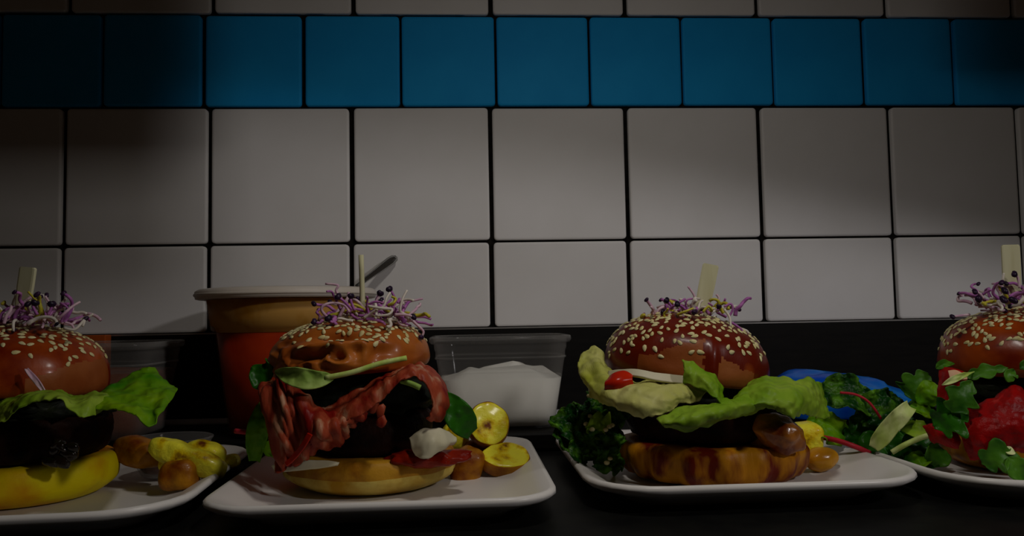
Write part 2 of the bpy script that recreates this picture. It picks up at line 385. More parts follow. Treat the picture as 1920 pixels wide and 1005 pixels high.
DOME = [(0, .10), (.45, .07), (.82, .02), (.94, .03), (.995, .13), (1.0, .28), (.965, .46), (.87, .65), (.71, .81), (.50, .92), (.27, .98), (.10, 1.0), (.004, 1.0)]
def top_bun(parent, c, R, Hh, tilt_deg, mats, seed, wr=None, amp=.02, patch=None, n=72, steps=44):
    pr = smooth_prof(DOME, steps)
    def fn(p, t, v):
        q = Vector((p.x*R, p.y*R, p.z*Hh)); nrm = Vector((p.x, p.y, p.z*.8)).normalized()
        d = amp*R*(N(q, 28, seed)+.5*N(q, 70, seed+4)) if v > .2 else 0
        if wr: d += wr(p, t, v, q)
        return q+nrm*d
    T = Matrix.Rotation(math.radians(tilt_deg), 3, 'Y')
    o = lathe('top_bun', pr, c, mats, parent, n=n, split=steps*10//44, fn=fn, tilt=T)
    if patch:
        o.data.materials.append(M_patch); Ti = T.transposed(); b = Vector(c)-BASE[parent]
        for f in o.data.polygons:
            q = Ti @ (f.center-b); x, y, z = q.x/R, q.y/R, q.z/Hh
            w = .05*N(q, 90, seed)+.03*N(q, 220, seed)
            if y < .15 and f.material_index == 0 and any(x0+w < x < x1+w and z < zl+(zr-zl)*(x-x0)/(x1-x0)+w for x0, x1, zl, zr in patch): f.material_index = 2
    return o
def seeds(parent_bun, count, seed, zmin, avoid=None):
    r = random.Random(seed); me = parent_bun.data; polys = []
    zs = [v.co.z for v in me.vertices]; z0, z1 = min(zs), max(zs)
    for p in me.polygons:
        h = (p.center.z-z0)/(z1-z0)
        if h > zmin and p.normal.z > .05 and len(p.vertices) == 4:
            wgt = p.area*min(1, max(0, (h-zmin)/.30))**1.2
            polys.append((p, wgt))
    vs, fs = [], []; put = []
    ch = r.choices([p for p, _ in polys], [w for _, w in polys], k=count*3)
    L = .0024; Wd = .0014
    for p in ch:
        if len(put) >= count: break
        vv = [me.vertices[i].co for i in p.vertices]; a, b = r.random(), r.random()
        c = (vv[0]*(1-a)+vv[1]*a)*(1-b)+(vv[3]*(1-a)+vv[2]*a)*b
        if any((c-q).length < .0027 for q in put): continue
        put.append(c); n = p.normal; t = n.orthogonal().normalized(); t.rotate(Matrix.Rotation(r.uniform(0, 6.28), 3, n)); s = n.cross(t)
        c = c+n*.0003; k = r.uniform(.85, 1.15); b0 = len(vs); ln, wd = L*k, Wd*k
        ring = []
        for q in range(8):
            an = 2*math.pi*q/8; x = math.cos(an); ring.append((x*ln, math.sin(an)*wd*(1-.35*x)))
        for (x, y) in ring: vs.append(c+t*x+s*y)
        for (x, y) in ring: vs.append(c+t*x*.6+s*y*.6+n*.0007)
        for q in range(8):
            w = (q+1) % 8; fs.append((b0+q, b0+w, b0+8+w, b0+8+q))
        fs.append(tuple(b0+8+q for q in range(8)))
    b = BASE[parent_bun]
    return mesh_obj('sesame_seeds', [v+b for v in vs], fs, M_seed, parent_bun, kind='stuff', label='scatter of pale sesame seeds')
def flat_pick(parent, p0, p1, w, th):
    """flat bamboo pick standing in the bun"""
    p0, p1 = Vector(p0), Vector(p1); d = (p1-p0).normalized(); s = Vector((1, -.25, 0)); s = (s-d*s.dot(d)).normalized(); n = d.cross(s)
    vs, fs = [], []
    L = (p1-p0).length
    for t, k in ((0, .75), (.25, .9), (.6, 1), (.97, 1), (1., .86)):
        for a, b in ((-1, -1), (-.8, -1.25), (.8, -1.25), (1, -1), (1, 1), (.8, 1.25), (-.8, 1.25), (-1, 1)):
            vs.append(p0+d*L*t+s*a*w/2*k+n*b*th/2)
    for i in range(4):
        for k in range(8): fs.append((i*8+k, i*8+(k+1) % 8, i*8+8+(k+1) % 8, i*8+8+k))
    fs += [tuple(reversed(range(8))), tuple(32+k for k in range(8))]
    return mesh_obj('bamboo_pick', vs, fs, M_wood, parent, smooth=False)
def head_geo(c, d, s):
    """two dark seed leaves folded together: a heart-shaped lump"""
    bm = bmesh.new(); bmesh.ops.create_icosphere(bm, subdivisions=2, radius=1); bm.verts.index_update()
    d = d.normalized(); a = d.orthogonal().normalized(); b = d.cross(a); vs = []
    for v in bm.verts:
        x, y, z = v.co; z2 = z-.35*math.exp(-(x*3)**2)*(z > 0)*z; k = 1-.25*(z < 0)*abs(z)
        vs.append(c+(a*x*.95*k+b*y*.6*k+d*z2*.8)*s)
    fs = [[v.index for v in f.verts] for f in bm.faces]; bm.free()
    return vs, fs
def sprouts(parent, c, rx, ry, n, seed, hgt=.012, heads=.5, size=1.):
    r = random.Random(seed); c = Vector(c)
    for i in range(n):
        a = r.uniform(0, 6.28); k = math.sqrt(r.random()); p0 = c+Vector((rx*k*math.cos(a), ry*k*math.sin(a), -.006*k*k+r.uniform(-.002, .002)))
        L = r.uniform(.012, .024)*size; dr = Vector((r.uniform(-1, 1), r.uniform(-1, .6), r.uniform(.1, .9))).normalized(); path = [p0]; p = p0.copy()
        for s in range(5):
            dr = (dr+Vector((r.uniform(-1, 1), r.uniform(-1, 1), r.uniform(-.9, .75)))*.75).normalized(); p = p+dr*L/5
            p.z = min(max(p.z, c.z-.010), c.z+hgt); path.append(p.copy())
        mt = r.choices(M_stem, [.36, .32, .22, .10])[0]
        o = tube('sprout', path, r.uniform(.0008, .0014)*size, mt, parent, n=6, seg=3, taper=.7)
        if r.random() < heads:
            vs, fs = head_geo(path[-1], path[-1]-path[-2], r.uniform(.0016, .0025)*size)
            mesh_obj('seed_leaf', vs, fs, M_head if r.random() < .86 else M_stem[3], o)
def sprout_at(parent, pts, r, mt, head=None, hm=None):
    path = [at(*p) for p in pts]
    o = tube('sprout', path, r, mt, parent, n=6, seg=4, taper=.75)
    if head:
        vs, fs = head_geo(path[-1], path[-1]-path[-2], head); mesh_obj('seed_leaf', vs, fs, hm or M_head, o)
def disc_bun(parent, c, R, Hh, mats, seed, amp=.03, folds=0, fold_amp=0., bottom=.86, split=None):
    pr = smooth_prof([(0, 0), (bottom*.75, 0), (bottom*.95, .03), (.97, .30), (1.0, .60), (.985, .85), (.93, .98), (.80, 1.0), (.4, .98), (.004, .98)], 36)
    def fn(p, t, v):
        q = Vector((p.x*R, p.y*R, p.z*Hh)); rad = Vector((p.x, p.y, 0))
        d = amp*R*(N(q, 40, seed)+.5*N(q, 95, seed+2))*min(1, p.z*4)
        if folds: d += fold_amp*R*abs(math.sin(t*folds/2+1.3*N(q, 20, seed)))*(p.z > .05)*(1-.5*p.z)
        return q+rad*d+Vector((0, 0, .05*Hh*N(q, 50, seed+8)*(p.z > .5)))
    return lathe('bottom_bun', pr, c, mats, parent, n=84, fn=fn, split=split)
def patty(parent, c, R, Hh, mt, seed, name='patty'):
    pr = smooth_prof([(0, 0), (.7, 0), (.93, .08), (1.0, .5), (.94, .9), (.7, 1.0), (.004, 1.0)], 24)
    def fn(p, t, v):
        q = Vector((p.x*R, p.y*R, p.z*Hh)); d = .07*R*(N(q, 45, seed)+.6*N(q, 130, seed+2)); return q+Vector((p.x, p.y, 0))*d
    return lathe(name, pr, c, mt, parent, n=64, fn=fn)


GB = 'burgers lined up on the white plates'
def front(p): return max(0., -p.y)
# ---------------- burger with black filling, far left
b1 = thing('burger', (-.305, -.285, FL), 'burger at the left edge with purple sprouts, curly lettuce and black filling', 'burger', GB)
disc_bun(b1, (-.305, -.285, FL), .0585, .027, M_base1, 3., amp=.03)
patty(b1, (-.305, -.285, .034), .056, .028, M_patty, 4.)
blob('filling', (-.300, -.287, .066), (.050, .046, .014), M_dark, b1, amp=.25, fs_=90, seed=2)
r = random.Random(11)
for i in range(9):
    p = at(r.uniform(95, 168), r.uniform(832, 866), -.341); blob('glazed_onion', p, (r.uniform(.003, .006), .003, r.uniform(.0022, .004)), M_blackglaze, b1, amp=.3, fs_=200, seed=i, sub=3, rot=(0, r.uniform(-1, 1), 0))
t1 = top_bun(b1, (-.309, -.288, .0765), .0575, .047, 3, [M_bun, M_crumb], 1.3, patch=[(.52, 1.1, .30, .62)], n=160, steps=100)
seeds(t1, 250, 21, .42)
leaf('onion_strip', [(50, 692, -.343), (66, 712, -.345), (85, 738, -.345)], .0016, M_stem[1], b1, prof=(.6, 1, 1, .5), nu=10, nv=3)
sheet('lettuce_leaf', [[(-70, 745, -.31), (-25, 752, -.325), (12, 748, -.33), (60, 738, -.335), (105, 732, -.335), (140, 742, -.335), (180, 738, -.335), (215, 740, -.33)],
                       [(-75, 775, -.335), (-30, 775, -.35), (8, 766, -.355), (55, 742, -.36), (108, 737, -.36), (138, 757, -.362), (168, 752, -.36), (205, 752, -.345)],
                       [(-80, 800, -.335), (-35, 800, -.355), (4, 790, -.362), (45, 762, -.366), (106, 750, -.368), (140, 772, -.372), (164, 779, -.370), (200, 768, -.35)]],
      M_let, b1, nu=13, nv=11, fray=.0014, ruf=.0029, rs=85, seed=3, edge=True)
sheet('lettuce_leaf', [[(188, 738, -.325), (222, 716, -.312), (252, 698, -.303), (278, 689, -.298), (293, 694, -.295), (302, 712, -.292)],
                       [(192, 750, -.345), (228, 742, -.340), (260, 738, -.335), (288, 733, -.328), (308, 728, -.318), (331, 726, -.310)],
                       [(186, 758, -.357), (226, 758, -.358), (256, 762, -.360), (284, 764, -.352), (304, 750, -.345), (328, 738, -.325)],
                       [(176, 768, -.360), (218, 772, -.364), (250, 781, -.368), (281, 798, -.372), (296, 782, -.365), (318, 755, -.340)]],
      M_letd, b1, nu=13, nv=11, fray=.0014, ruf=.0027, rs=70, seed=8)
flat_pick(b1, at(40, 590, -.285), at(53, 501, -.285), .0125, .0022)
sprouts(b1, at(35, 592, -.292),  .042, .028, 92, 5, hgt=.020, heads=.30, size=1.15)
for pts, mt, hd in (([(95, 610, -.31), (118, 590, -.315), (135, 575, -.31), (150, 566, -.305)], M_stem[1], 0), ([(112, 575, -.30), (118, 566, -.30), (124, 560, -.30)], M_stem[2], 0),
                    ([(90, 590, -.31), (96, 578, -.31), (97, 570, -.31)], M_stem[0], .0032), ([(120, 615, -.315), (140, 618, -.315), (158, 600, -.31), (155, 612, -.312)], M_stem[2], 0),
                    ([(70, 590, -.32), (62, 575, -.32), (66, 568, -.32)], M_stem[0], .0030)):
    sprout_at(b1, pts, .0011, mt, hd)

# ---------------- burger with cured ham
b2 = thing('burger', (-.066, -.28, FL), 'burger draped with cured ham and spinach, creased sesame bun, left of centre', 'burger', GB)
disc_bun(b2, (-.066, -.28, FL), .0600, .0245, [M_gold, M_base2], 13., amp=.035, bottom=.80, split=15)
blob('tomato_sauce', at(800, 858, -.325), (.0275, .014, .0060), M_ketch, b2, amp=.32, fs_=110, seed=5)
patty(b2, (-.068, -.282, .031), .046, .028, M_patty, 14.)
blob('spinach_filling', (-.072, -.280, .070), (.049, .047, .022), M_dark, b2, amp=.25, fs_=80, seed=12)
sheet('melted_cheese', [[(768, 822, -.332), (790, 806, -.336), (812, 803, -.338), (835, 808, -.330), (852, 820, -.318)],
                        [(772, 840, -.340), (795, 830, -.347), (815, 826, -.348), (835, 830, -.341), (855, 826, -.325)],
                        [(778, 854, -.340), (792, 860, -.347), (806, 858, -.347), (828, 842, -.340), (850, 834, -.326)]], M_cheese, b2, ruf=.0012, rs=90, thick=.0016)
sheet('melted_cheese', [[(512, 872, -.322), (540, 868, -.336), (575, 864, -.341), (610, 864, -.343), (636, 868, -.342)],
                        [(518, 884, -.324), (542, 884, -.338), (576, 880, -.344), (610, 876, -.345), (634, 872, -.343)]], M_cheese, b2, ruf=.0006, rs=90, thick=.002)
ham1 = sheet('cured_ham', [[(488, 722, -.318), (522, 708, -.330), (548, 722, -.338), (580, 752, -.342), (640, 772, -.343), (690, 760, -.340)],
                    [(489, 745, -.330), (522, 742, -.345), (556, 752, -.348), (592, 774, -.352), (640, 790, -.354), (694, 770, -.348)],
                    [(500, 782, -.334), (530, 780, -.351), (565, 792, -.350), (592, 806, -.362), (628, 808, -.356), (660, 800, -.348)],
                    [(510, 825, -.336), (532, 826, -.351), (556, 838, -.346), (584, 830, -.358), (622, 828, -.352), (648, 824, -.346)],
                    [(514, 858, -.336), (532, 868, -.347), (550, 858, -.342), (574, 854, -.350), (600, 840, -.346), (640, 832, -.342)],
                    [(512, 884, -.334), (528, 888, -.344), (544, 876, -.340), (572, 864, -.346), (592, 848, -.344), (630, 838, -.340)]], M_ham, b2, nu=11, nv=10, fold=1.3, iso=.35, fray=.0016, ruf=.0036, rs=75, seed=4, thick=.0011)
sheet('cured_ham', [[(600, 768, -.330), (660, 738, -.330), (706, 712, -.326), (745, 692, -.320), (788, 684, -.314), (822, 702, -.312), (842, 742, -.318), (838, 772, -.322), (830, 790, -.324)],
                    [(620, 782, -.346), (672, 752, -.348), (712, 724, -.346), (748, 702, -.342), (784, 694, -.338), (814, 714, -.336), (832, 748, -.336), (828, 774, -.338), (818, 790, -.336)],
                    [(640, 796, -.352), (688, 770, -.354), (722, 742, -.352), (750, 716, -.350), (778, 706, -.344), (802, 726, -.346), (812, 755, -.346), (808, 776, -.346), (800, 788, -.344)]], M_ham, b2, nu=9, nv=10, fold=.8, iso=.5, fray=.0012, ruf=.0022, rs=70, seed=9, thick=.0011)
for px, py in ((713, 770), (716, 790), (700, 762)):
    blob('cured_ham_scrap', at(px, py, -.350), (.0032, .0016, .0045), M_ham, b2, amp=.4, fs_=260, seed=px, sub=2)
sheet('roast_pepper_strip', [[(578, 812, -.360), (566, 832, -.358), (550, 852, -.354), (534, 868, -.350)], [(586, 816, -.362), (574, 836, -.360), (556, 858, -.356), (538, 874, -.352)]], M_tom, b2, ruf=.0006, thick=.0012)
leaf('spinach_leaf', [(516, 697, -.335), (550, 706, -.348), (590, 712, -.350), (630, 706, -.346)],   .0062, M_spinp, b2, face=(0, -1, .1), cup=.3, ruf=.0008, seed=2, prof=(.1, .7, 1, 1, .7, .1))
tube('spinach_stem', [at(*p) for p in ((610, 708, -.348), (660, 698, -.348), (710, 682, -.345), (762, 671, -.340))], .0018, M_rib, b2, seg=5)
leaf('spinach_leaf', [(512, 700, -.315), (492, 702, -.312), (472, 688, -.310)], .0105, M_spin, b2, face=(0, -1, .3), seed=4, prof=(.4, 1, 1, .6, .05))
leaf('spinach_leaf', [(826, 738, -.318), (846, 762, -.322), (866, 788, -.320), (885, 812, -.312)], .0098, M_spin, b2, face=(.1, -1, .2), cup=.15, ruf=.0006, seed=6, prof=(.35, .75, 1, .95, .5))
leaf('spinach_leaf', [(496, 752, -.318), (486, 790, -.324), (480, 830, -.322), (477, 864, -.318)], .0070, M_letd, b2, face=(.2, -1, .1), seed=7, prof=(.4, .8, 1, .8, .5))
leaf('spinach_leaf', [(500, 815, -.315), (508, 832, -.318), (512, 858, -.318)], .0085, M_letd, b2, face=(0, -1, .3), seed=9, ruf=.003)
tube('leaf_stem', [at(*p) for p in ((508, 814, -.318), (475, 812, -.318), (441, 808, -.314))], .0017, M_redstem, b2)
tube('leaf_stem', [at(*p) for p in ((752, 714, -.342), (770, 719, -.345), (788, 727, -.346))], .0019, M_spinp, b2)
def wr2(p, t, v, q):
    f = max(0., min(1., (-p.y+.1)/.5)); d = 0
    d -= .17*math.exp(-((p.x+.02)/.30)**2-((p.z-.70)/.085)**2)*f
    d += .09*math.exp(-((p.x+.05)/.42)**2-((p.z-.52-.08*p.x)/.075)**2)*f
    msk = f*math.exp(-((p.x+.15)/.65)**2)*max(0, min(1, (.68-p.z)/.2))*min(1, max(0, (p.z-.06)*8))
    d += msk*.22*(.35-abs(N(Vector((q.x, q.y, q.z*1.8)), 55, 3.1))*1.6)
    d += msk*.06*N(q, 120, 6.)
    return d*.0575
t2 = top_bun(b2, (-.0805, -.283, .0855), .0570, .0385, -3, [M_bun_matte, M_crumb], 5.3, wr2, n=150, steps=96)
seeds(t2, 290, 22, .50)
tube('bamboo_pick', [at(680, 590, -.283), at(679, 540, -.283), at(677, 478, -.283)], .0019, M_wood, b2, n=10, seg=2)
sprouts(b2, at(690, 586, -.290), .037, .025, 66, 15, hgt=.015, heads=.14, size=1.2)
for pts, mt, hd in (([(605, 600, -.31), (598, 606, -.312), (589, 603, -.312)], M_stem[0], .0030), ([(630, 600, -.315), (622, 604, -.318), (616, 597, -.318)], M_stem[0], .0034),
                    ([(660, 580, -.31), (645, 565, -.31), (634, 556, -.31)], M_stem[0], .0032), ([(665, 582, -.31), (658, 565, -.31), (658, 555, -.31)], M_stem[0], .0030),
                    ([(615, 596, -.31), (603, 582, -.312), (608, 572, -.312), (625, 568, -.31), (645, 572, -.31), (655, 585, -.312)], M_stem[1], 0),
                    ([(725, 580, -.30), (740, 565, -.30), (737, 552, -.30), (730, 542, -.30)], M_stem[0], .0032), ([(700, 575, -.30), (708, 560, -.30), (713, 550, -.30)], M_stem[1], .0032),
                    ([(640, 560, -.30), (630, 545, -.30), (634, 535, -.30), (610, 532, -.30)], M_stem[1], 0), ([(740, 590, -.31), (760, 590, -.31), (775, 594, -.305)], M_stem[1], .0032),
                    ([(772, 600, -.30), (785, 612, -.30), (794, 622, -.30), (790, 632, -.30)], M_stem[1], .0026), ([(704, 570, -.315), (706, 585, -.32), (704, 598, -.322)], M_stem[2], 0),
                    ([(728, 572, -.31), (738, 568, -.312), (742, 560, -.31), (734, 556, -.31)], M_stem[3], 0), ([(690, 574, -.32), (715, 578, -.322), (735, 580, -.32), (728, 590, -.322), (705, 592, -.322)], M_stem[2], 0)):
    sprout_at(b2, pts, .0011, mt, hd)

# ---------------- burger with the large pale lettuce
b3 = thing('burger', (.182, -.280, FL), 'burger with large pale green lettuce under a glossy brown sesame bun, right of centre', 'burger', GB)
disc_bun(b3, (.182, -.280, FL), .0655, .0265, M_base3, 23., amp=.04, folds=17, fold_amp=.075, bottom=.90)
patty(b3, (.178, -.280, .034), .059, .026, M_patty, 24.)
blob('filling', (.170, -.280, .068), (.052, .048, .016), M_dark, b3, amp=.2, fs_=80, seed=22)
blob('glazed_mushroom', at(1460, 812, -.338), (.0175, .012, .0120), M_mush, b3, amp=.22, fs_=90, seed=31, rot=(0, .35, 0))
blob('glazed_mushroom', at(1440, 832, -.328), (.013, .010, .009), M_mush, b3, amp=.25, fs_=90, seed=33)
def wr3(p, t, v, q):
    f = max(0., -p.y); d = 0
    d -= .05*math.exp(-((p.x+.35)/.30)**2-((p.z-.33)/.2)**2)*f
    d += .045*math.exp(-((p.x-.02)/.06)**2-((p.z-.35)/.3)**2)*f-.03*math.exp(-((p.x-.30)/.22)**2-((p.z-.30)/.2)**2)*f
    return d*.059
t3 = top_bun(b3, (.1625, -.283, .0735), .0590, .0490, 8, [M_bun3, M_crumb], 9.3, wr3, patch=[(-.76, -.06, .30, .66), (.10, .55, .46, .24)], n=200, steps=120)
seeds(t3, 330, 23, .36)
sheet('tomato_slice', [[(1140, 716, -.335), (1152, 702, -.338), (1170, 698, -.338), (1186, 708, -.338)], [(1136, 720, -.340), (1152, 716, -.344), (1168, 714, -.344), (1184, 712, -.342)], [(1136, 730, -.338), (1152, 730, -.342), (1170, 728, -.342), (1186, 722, -.340)]], M_tom, b3, ruf=.0006, thick=.003)
sheet('melted_cheese', [[(1142, 696, -.318), (1190, 694, -.336), (1240, 702, -.342), (1290, 708, -.342)], [(1140, 706, -.320), (1190, 706, -.340), (1240, 716, -.346), (1290, 722, -.346)]], M_cheese, b3, ruf=.0005, thick=.002)
sheet('lettuce_leaf', [[(1100, 656, -.285), (1120, 652, -.285), (1142, 690, -.300), (1190, 716, -.330), (1240, 716, -.335), (1290, 712, -.335), (1340, 718, -.330)],
                       [(1088, 668, -.292), (1112, 682, -.305), (1140, 715, -.332), (1190, 728, -.350), (1240, 726, -.352), (1285, 722, -.352), (1330, 728, -.346)],
                       [(1083, 690, -.300), (1104, 718, -.322), (1142, 745, -.346), (1192, 757, -.362), (1236, 752, -.364), (1276, 742, -.362), (1316, 742, -.354)],
                       [(1092, 712, -.303), (1112, 744, -.324), (1152, 764, -.347), (1202, 779, -.360), (1240, 777, -.364), (1270, 762, -.362), (1306, 752, -.355)]],
      M_letp, b3, nu=13, nv=11, fray=.0014, ruf=.0032, rs=75, seed=6, edge=True)
sheet('lettuce_leaf', [[(1281, 678, -.345), (1300, 680, -.350), (1318, 692, -.353), (1340, 704, -.353), (1356, 728, -.350)],
                       [(1283, 696, -.352), (1302, 702, -.358), (1322, 712, -.364), (1344, 726, -.364), (1358, 748, -.358)],
                       [(1284, 716, -.352), (1304, 724, -.360), (1330, 738, -.368), (1350, 752, -.370), (1356, 768, -.366)]], M_let, b3, nu=13, nv=11, fray=.0014, ruf=.0018, rs=80, seed=16)
sheet('lettuce_leaf', [[(1238, 779, -.362), (1280, 768, -.366), (1320, 756, -.366), (1360, 748, -.362), (1400, 742, -.352), (1436, 732, -.342)],
                       [(1236, 790, -.374), (1282, 782, -.382), (1325, 770, -.382), (1364, 764, -.374), (1402, 756, -.364), (1436, 748, -.354)],
                       [(1246, 800, -.376), (1286, 800, -.384), (1328, 788, -.382), (1366, 780, -.372), (1400, 770, -.362), (1436, 764, -.352)],
                       [(1258, 807, -.370), (1290, 809, -.374), (1326, 798, -.372), (1362, 788, -.364), (1396, 776, -.356), (1432, 768, -.348)]], M_let, b3, nu=13, nv=11, fray=.0014, ruf=.0024, rs=80, seed=26, edge=True)
sheet('lettuce_leaf', [[(1376, 748, -.338), (1400, 722, -.332), (1428, 702, -.328), (1462, 704, -.328), (1496, 712, -.328), (1520, 712, -.322), (1538, 722, -.312), (1546, 748, -.304)],
                       [(1374, 758, -.352), (1402, 742, -.352), (1432, 728, -.354), (1466, 728, -.355), (1498, 730, -.354), (1522, 736, -.342), (1540, 746, -.326), (1552, 764, -.312)],
                       [(1376, 768, -.358), (1404, 758, -.362), (1436, 752, -.366), (1468, 754, -.368), (1494, 754, -.366), (1520, 758, -.350), (1542, 764, -.332), (1556, 774, -.316)],
                       [(1380, 774, -.356), (1406, 768, -.360), (1438, 766, -.365), (1466, 774, -.368), (1490, 784, -.368), (1510, 776, -.350), (1540, 784, -.334), (1560, 780, -.318)]],
      M_let, b3, nu=13, nv=11, fray=.0014, ruf=.0029, rs=70, seed=36, edge=True)
flat_pick(b3, at(1312, 600, -.283), at(1333, 496, -.283), .0118, .0022)
sprouts(b3, at(1300, 584, -.290), .032, .022, 46, 25, hgt=.009, heads=.16, size=1.15)
for pts, mt, hd in (([(1262, 580, -.30), (1256, 570, -.30), (1250, 563, -.30)], M_stem[0], .0030), ([(1285, 580, -.31), (1278, 574, -.31), (1270, 570, -.31)], M_stem[0], .0030), ([(1300, 590, -.315), (1302, 585, -.316)], M_stem[0], .0032),
                    ([(1345, 582, -.30), (1348, 575, -.30)], M_stem[0], .0030), ([(1248, 588, -.30), (1243, 584, -.30)], M_stem[0], .0026), ([(1300, 570, -.29), (1302, 555, -.29), (1290, 537, -.29)], M_stem[1], 0),
                    ([(1342, 575, -.29), (1348, 560, -.29), (1343, 552, -.29)], M_stem[1], 0), ([(1358, 575, -.30), (1370, 570, -.30), (1374, 580, -.30), (1366, 595, -.30)], M_stem[0], 0),
                    ([(1358, 580, -.31), (1368, 595, -.312), (1370, 612, -.315)], M_stem[2], 0), ([(1384, 615, -.30), (1402, 622, -.30), (1400, 636, -.30), (1410, 646, -.295)], M_stem[2], 0),
                    ([(1372, 605, -.31), (1390, 618, -.31), (1396, 632, -.31)], M_stem[0], 0), ([(1270, 590, -.31), (1285, 584, -.315), (1300, 578, -.315)], M_stem[3], 0), ([(1318, 585, -.318), (1328, 575, -.318), (1336, 582, -.318)], M_stem[3], 0),
                    ([(1410, 655, -.293), (1418, 665, -.29), (1424, 680, -.288)], M_stem[2], 0)):
    sprout_at(b3, pts, .0010, mt, hd)

# ---------------- burger with red meat, right edge
b4 = thing('burger', (.424, -.285, FL), 'burger at the right edge with red cured meat and rocket leaves', 'burger', GB)
disc_bun(b4, (.424, -.285, FL), .0615, .0225, M_base3, 33., amp=.05)
patty(b4, (.424, -.285, .029), .052, .026, M_patty, 34.)
blob('filling', (.424, -.285, .064), (.052, .048, .016), M_dark, b4, amp=.2, fs_=80, seed=42)
t4 = top_bun(b4, (.424, -.287, .0730), .0595, .0495, 0, [M_bun, M_crumb], 13.3, patch=[(-.72, -.15, .12, .34)], n=160, steps=100)
seeds(t4, 420, 24, .30)
sheet('cured_meat', [[(1838, 762, -.335), (1862, 748, -.340), (1880, 738, -.343), (1898, 724, -.345), (1925, 735, -.345), (1960, 745, -.34)],
                     [(1806, 770, -.335), (1846, 768, -.346), (1876, 762, -.352), (1902, 752, -.355), (1930, 758, -.355), (1965, 768, -.35)],
                     [(1804, 800, -.342), (1840, 802, -.354), (1876, 798, -.360), (1906, 794, -.362), (1934, 796, -.362), (1965, 800, -.355)],
                     [(1808, 832, -.344), (1842, 838, -.354), (1872, 836, -.358), (1902, 830, -.360), (1932, 830, -.360), (1965, 835, -.352)],
                     [(1822, 862, -.346), (1846, 860, -.352), (1870, 850, -.354), (1890, 846, -.356), (1925, 848, -.356), (1965, 850, -.350)]], M_meat, b4, nu=10, nv=9, fray=.0014, ruf=.0014, rs=150, seed=2, thick=.0025)
sheet('cured_meat', [[(1763, 692, -.318), (1782, 690, -.328), (1800, 696, -.333), (1812, 705, -.335)], [(1763, 715, -.322), (1780, 716, -.333), (1797, 720, -.337), (1808, 726, -.338)],
                     [(1762, 742, -.322), (1778, 744, -.332), (1794, 742, -.336), (1800, 746, -.336)], [(1760, 768, -.322), (1770, 768, -.330), (1780, 760, -.332), (1792, 754, -.333)]], M_meat, b4, ruf=.002, rs=90, seed=5, thick=.0022)
sheet('meat_fat', [[(1778, 696, -.334), (1792, 694, -.337), (1812, 704, -.339)], [(1782, 712, -.337), (1796, 712, -.340), (1814, 710, -.341)]], M_fat, b4, ruf=.001, thick=.0015)
sheet('meat_fat', [[(1785, 732, -.337), (1794, 732, -.339)], [(1783, 744, -.338), (1793, 742, -.340)], [(1774, 756, -.334), (1784, 754, -.336)]], M_fat, b4, ruf=.0006, thick=.0015)
sheet('cured_meat', [[(1732, 800, -.318), (1752, 794, -.324), (1776, 802, -.330), (1796, 815, -.334)], [(1738, 806, -.320), (1754, 806, -.328), (1778, 818, -.336), (1798, 832, -.340)], [(1752, 832, -.322), (1762, 830, -.328), (1780, 834, -.334), (1798, 842, -.338)]], M_meat, b4, ruf=.0024, rs=100, seed=7, thick=.002)
for sp, w, lb, sd, f in (([(1766, 722, -.344), (1796, 708, -.346), (1826, 697, -.340)], .0022, 0, 1, M_rib), ([(1784, 774, -.346), (1802, 745, -.348), (1822, 715, -.345)], .0125, 3, 2, M_ruc),
                         ([(1812, 706, -.338), (1850, 696, -.343), (1890, 690, -.342)], .0060, 3, 3, M_ruc), ([(1752, 800, -.338), (1785, 782, -.345), (1812, 768, -.345)], .0160, 3, 4, M_spin),
                         ([(1840, 870, -.356), (1875, 855, -.362), (1915, 862, -.362)], .0120, 3, 5, M_ruc), ([(1890, 858, -.364), (1905, 880, -.366), (1925, 898, -.366)], .0085, 0, 6, M_ruc),
                         ([(1882, 842, -.360), (1895, 846, -.362), (1904, 850, -.362)], .0030, 0, 7, M_rib), ([(1900, 715, -.345), (1895, 705, -.345), (1900, 694, -.342)], .0050, 0, 8, M_ruc),
                         ([(1930, 690, -.34), (1920, 688, -.343), (1912, 692, -.343)], .0045, 0, 9, M_ruc), ([(1755, 690, -.318), (1770, 682, -.32), (1790, 682, -.315)], .0030, 0, 10, M_ruc)):
    leaf('rocket_leaf' if f is not M_rib else 'rocket_stem', sp, w, f, b4, face=(0, -1, .35), lobes=lb, seed=sd, ruf=.0012)
flat_pick(b4, at(1900, 585, -.287), at(1894, 459, -.287), .0125, .0022)
sprouts(b4, at(1905, 556, -.292), .034, .022, 44, 35, hgt=.010, heads=.34, size=1.2)
for pts, mt, hd in (([(1850, 572, -.30), (1838, 568, -.30), (1835, 560, -.30)], M_stem[2], .0042), ([(1845, 560, -.30), (1836, 550, -.30), (1828, 547, -.30)], M_stem[1], .0030), ([(1818, 590, -.30), (1800, 592, -.30), (1786, 594, -.30)], M_stem[1], .0026),
                    ([(1842, 572, -.305), (1856, 572, -.308), (1872, 568, -.308)], M_stem[2], 0), ([(1843, 552, -.30), (1852, 546, -.30), (1862, 543, -.30)], M_stem[0], 0), ([(1890, 550, -.31), (1884, 545, -.312)], M_stem[0], .0036),
                    ([(1888, 565, -.312), (1882, 562, -.314)], M_stem[0], .0038), ([(1905, 560, -.314), (1900, 563, -.316)], M_stem[0], .0038), ([(1912, 540, -.30), (1908, 520, -.30), (1902, 514, -.30)], M_stem[1], .0034), ([(1876, 545, -.29), (1880, 525, -.29), (1882, 512, -.29)], M_stem[2], 0)):
    sprout_at(b4, pts, .0011, mt, hd)

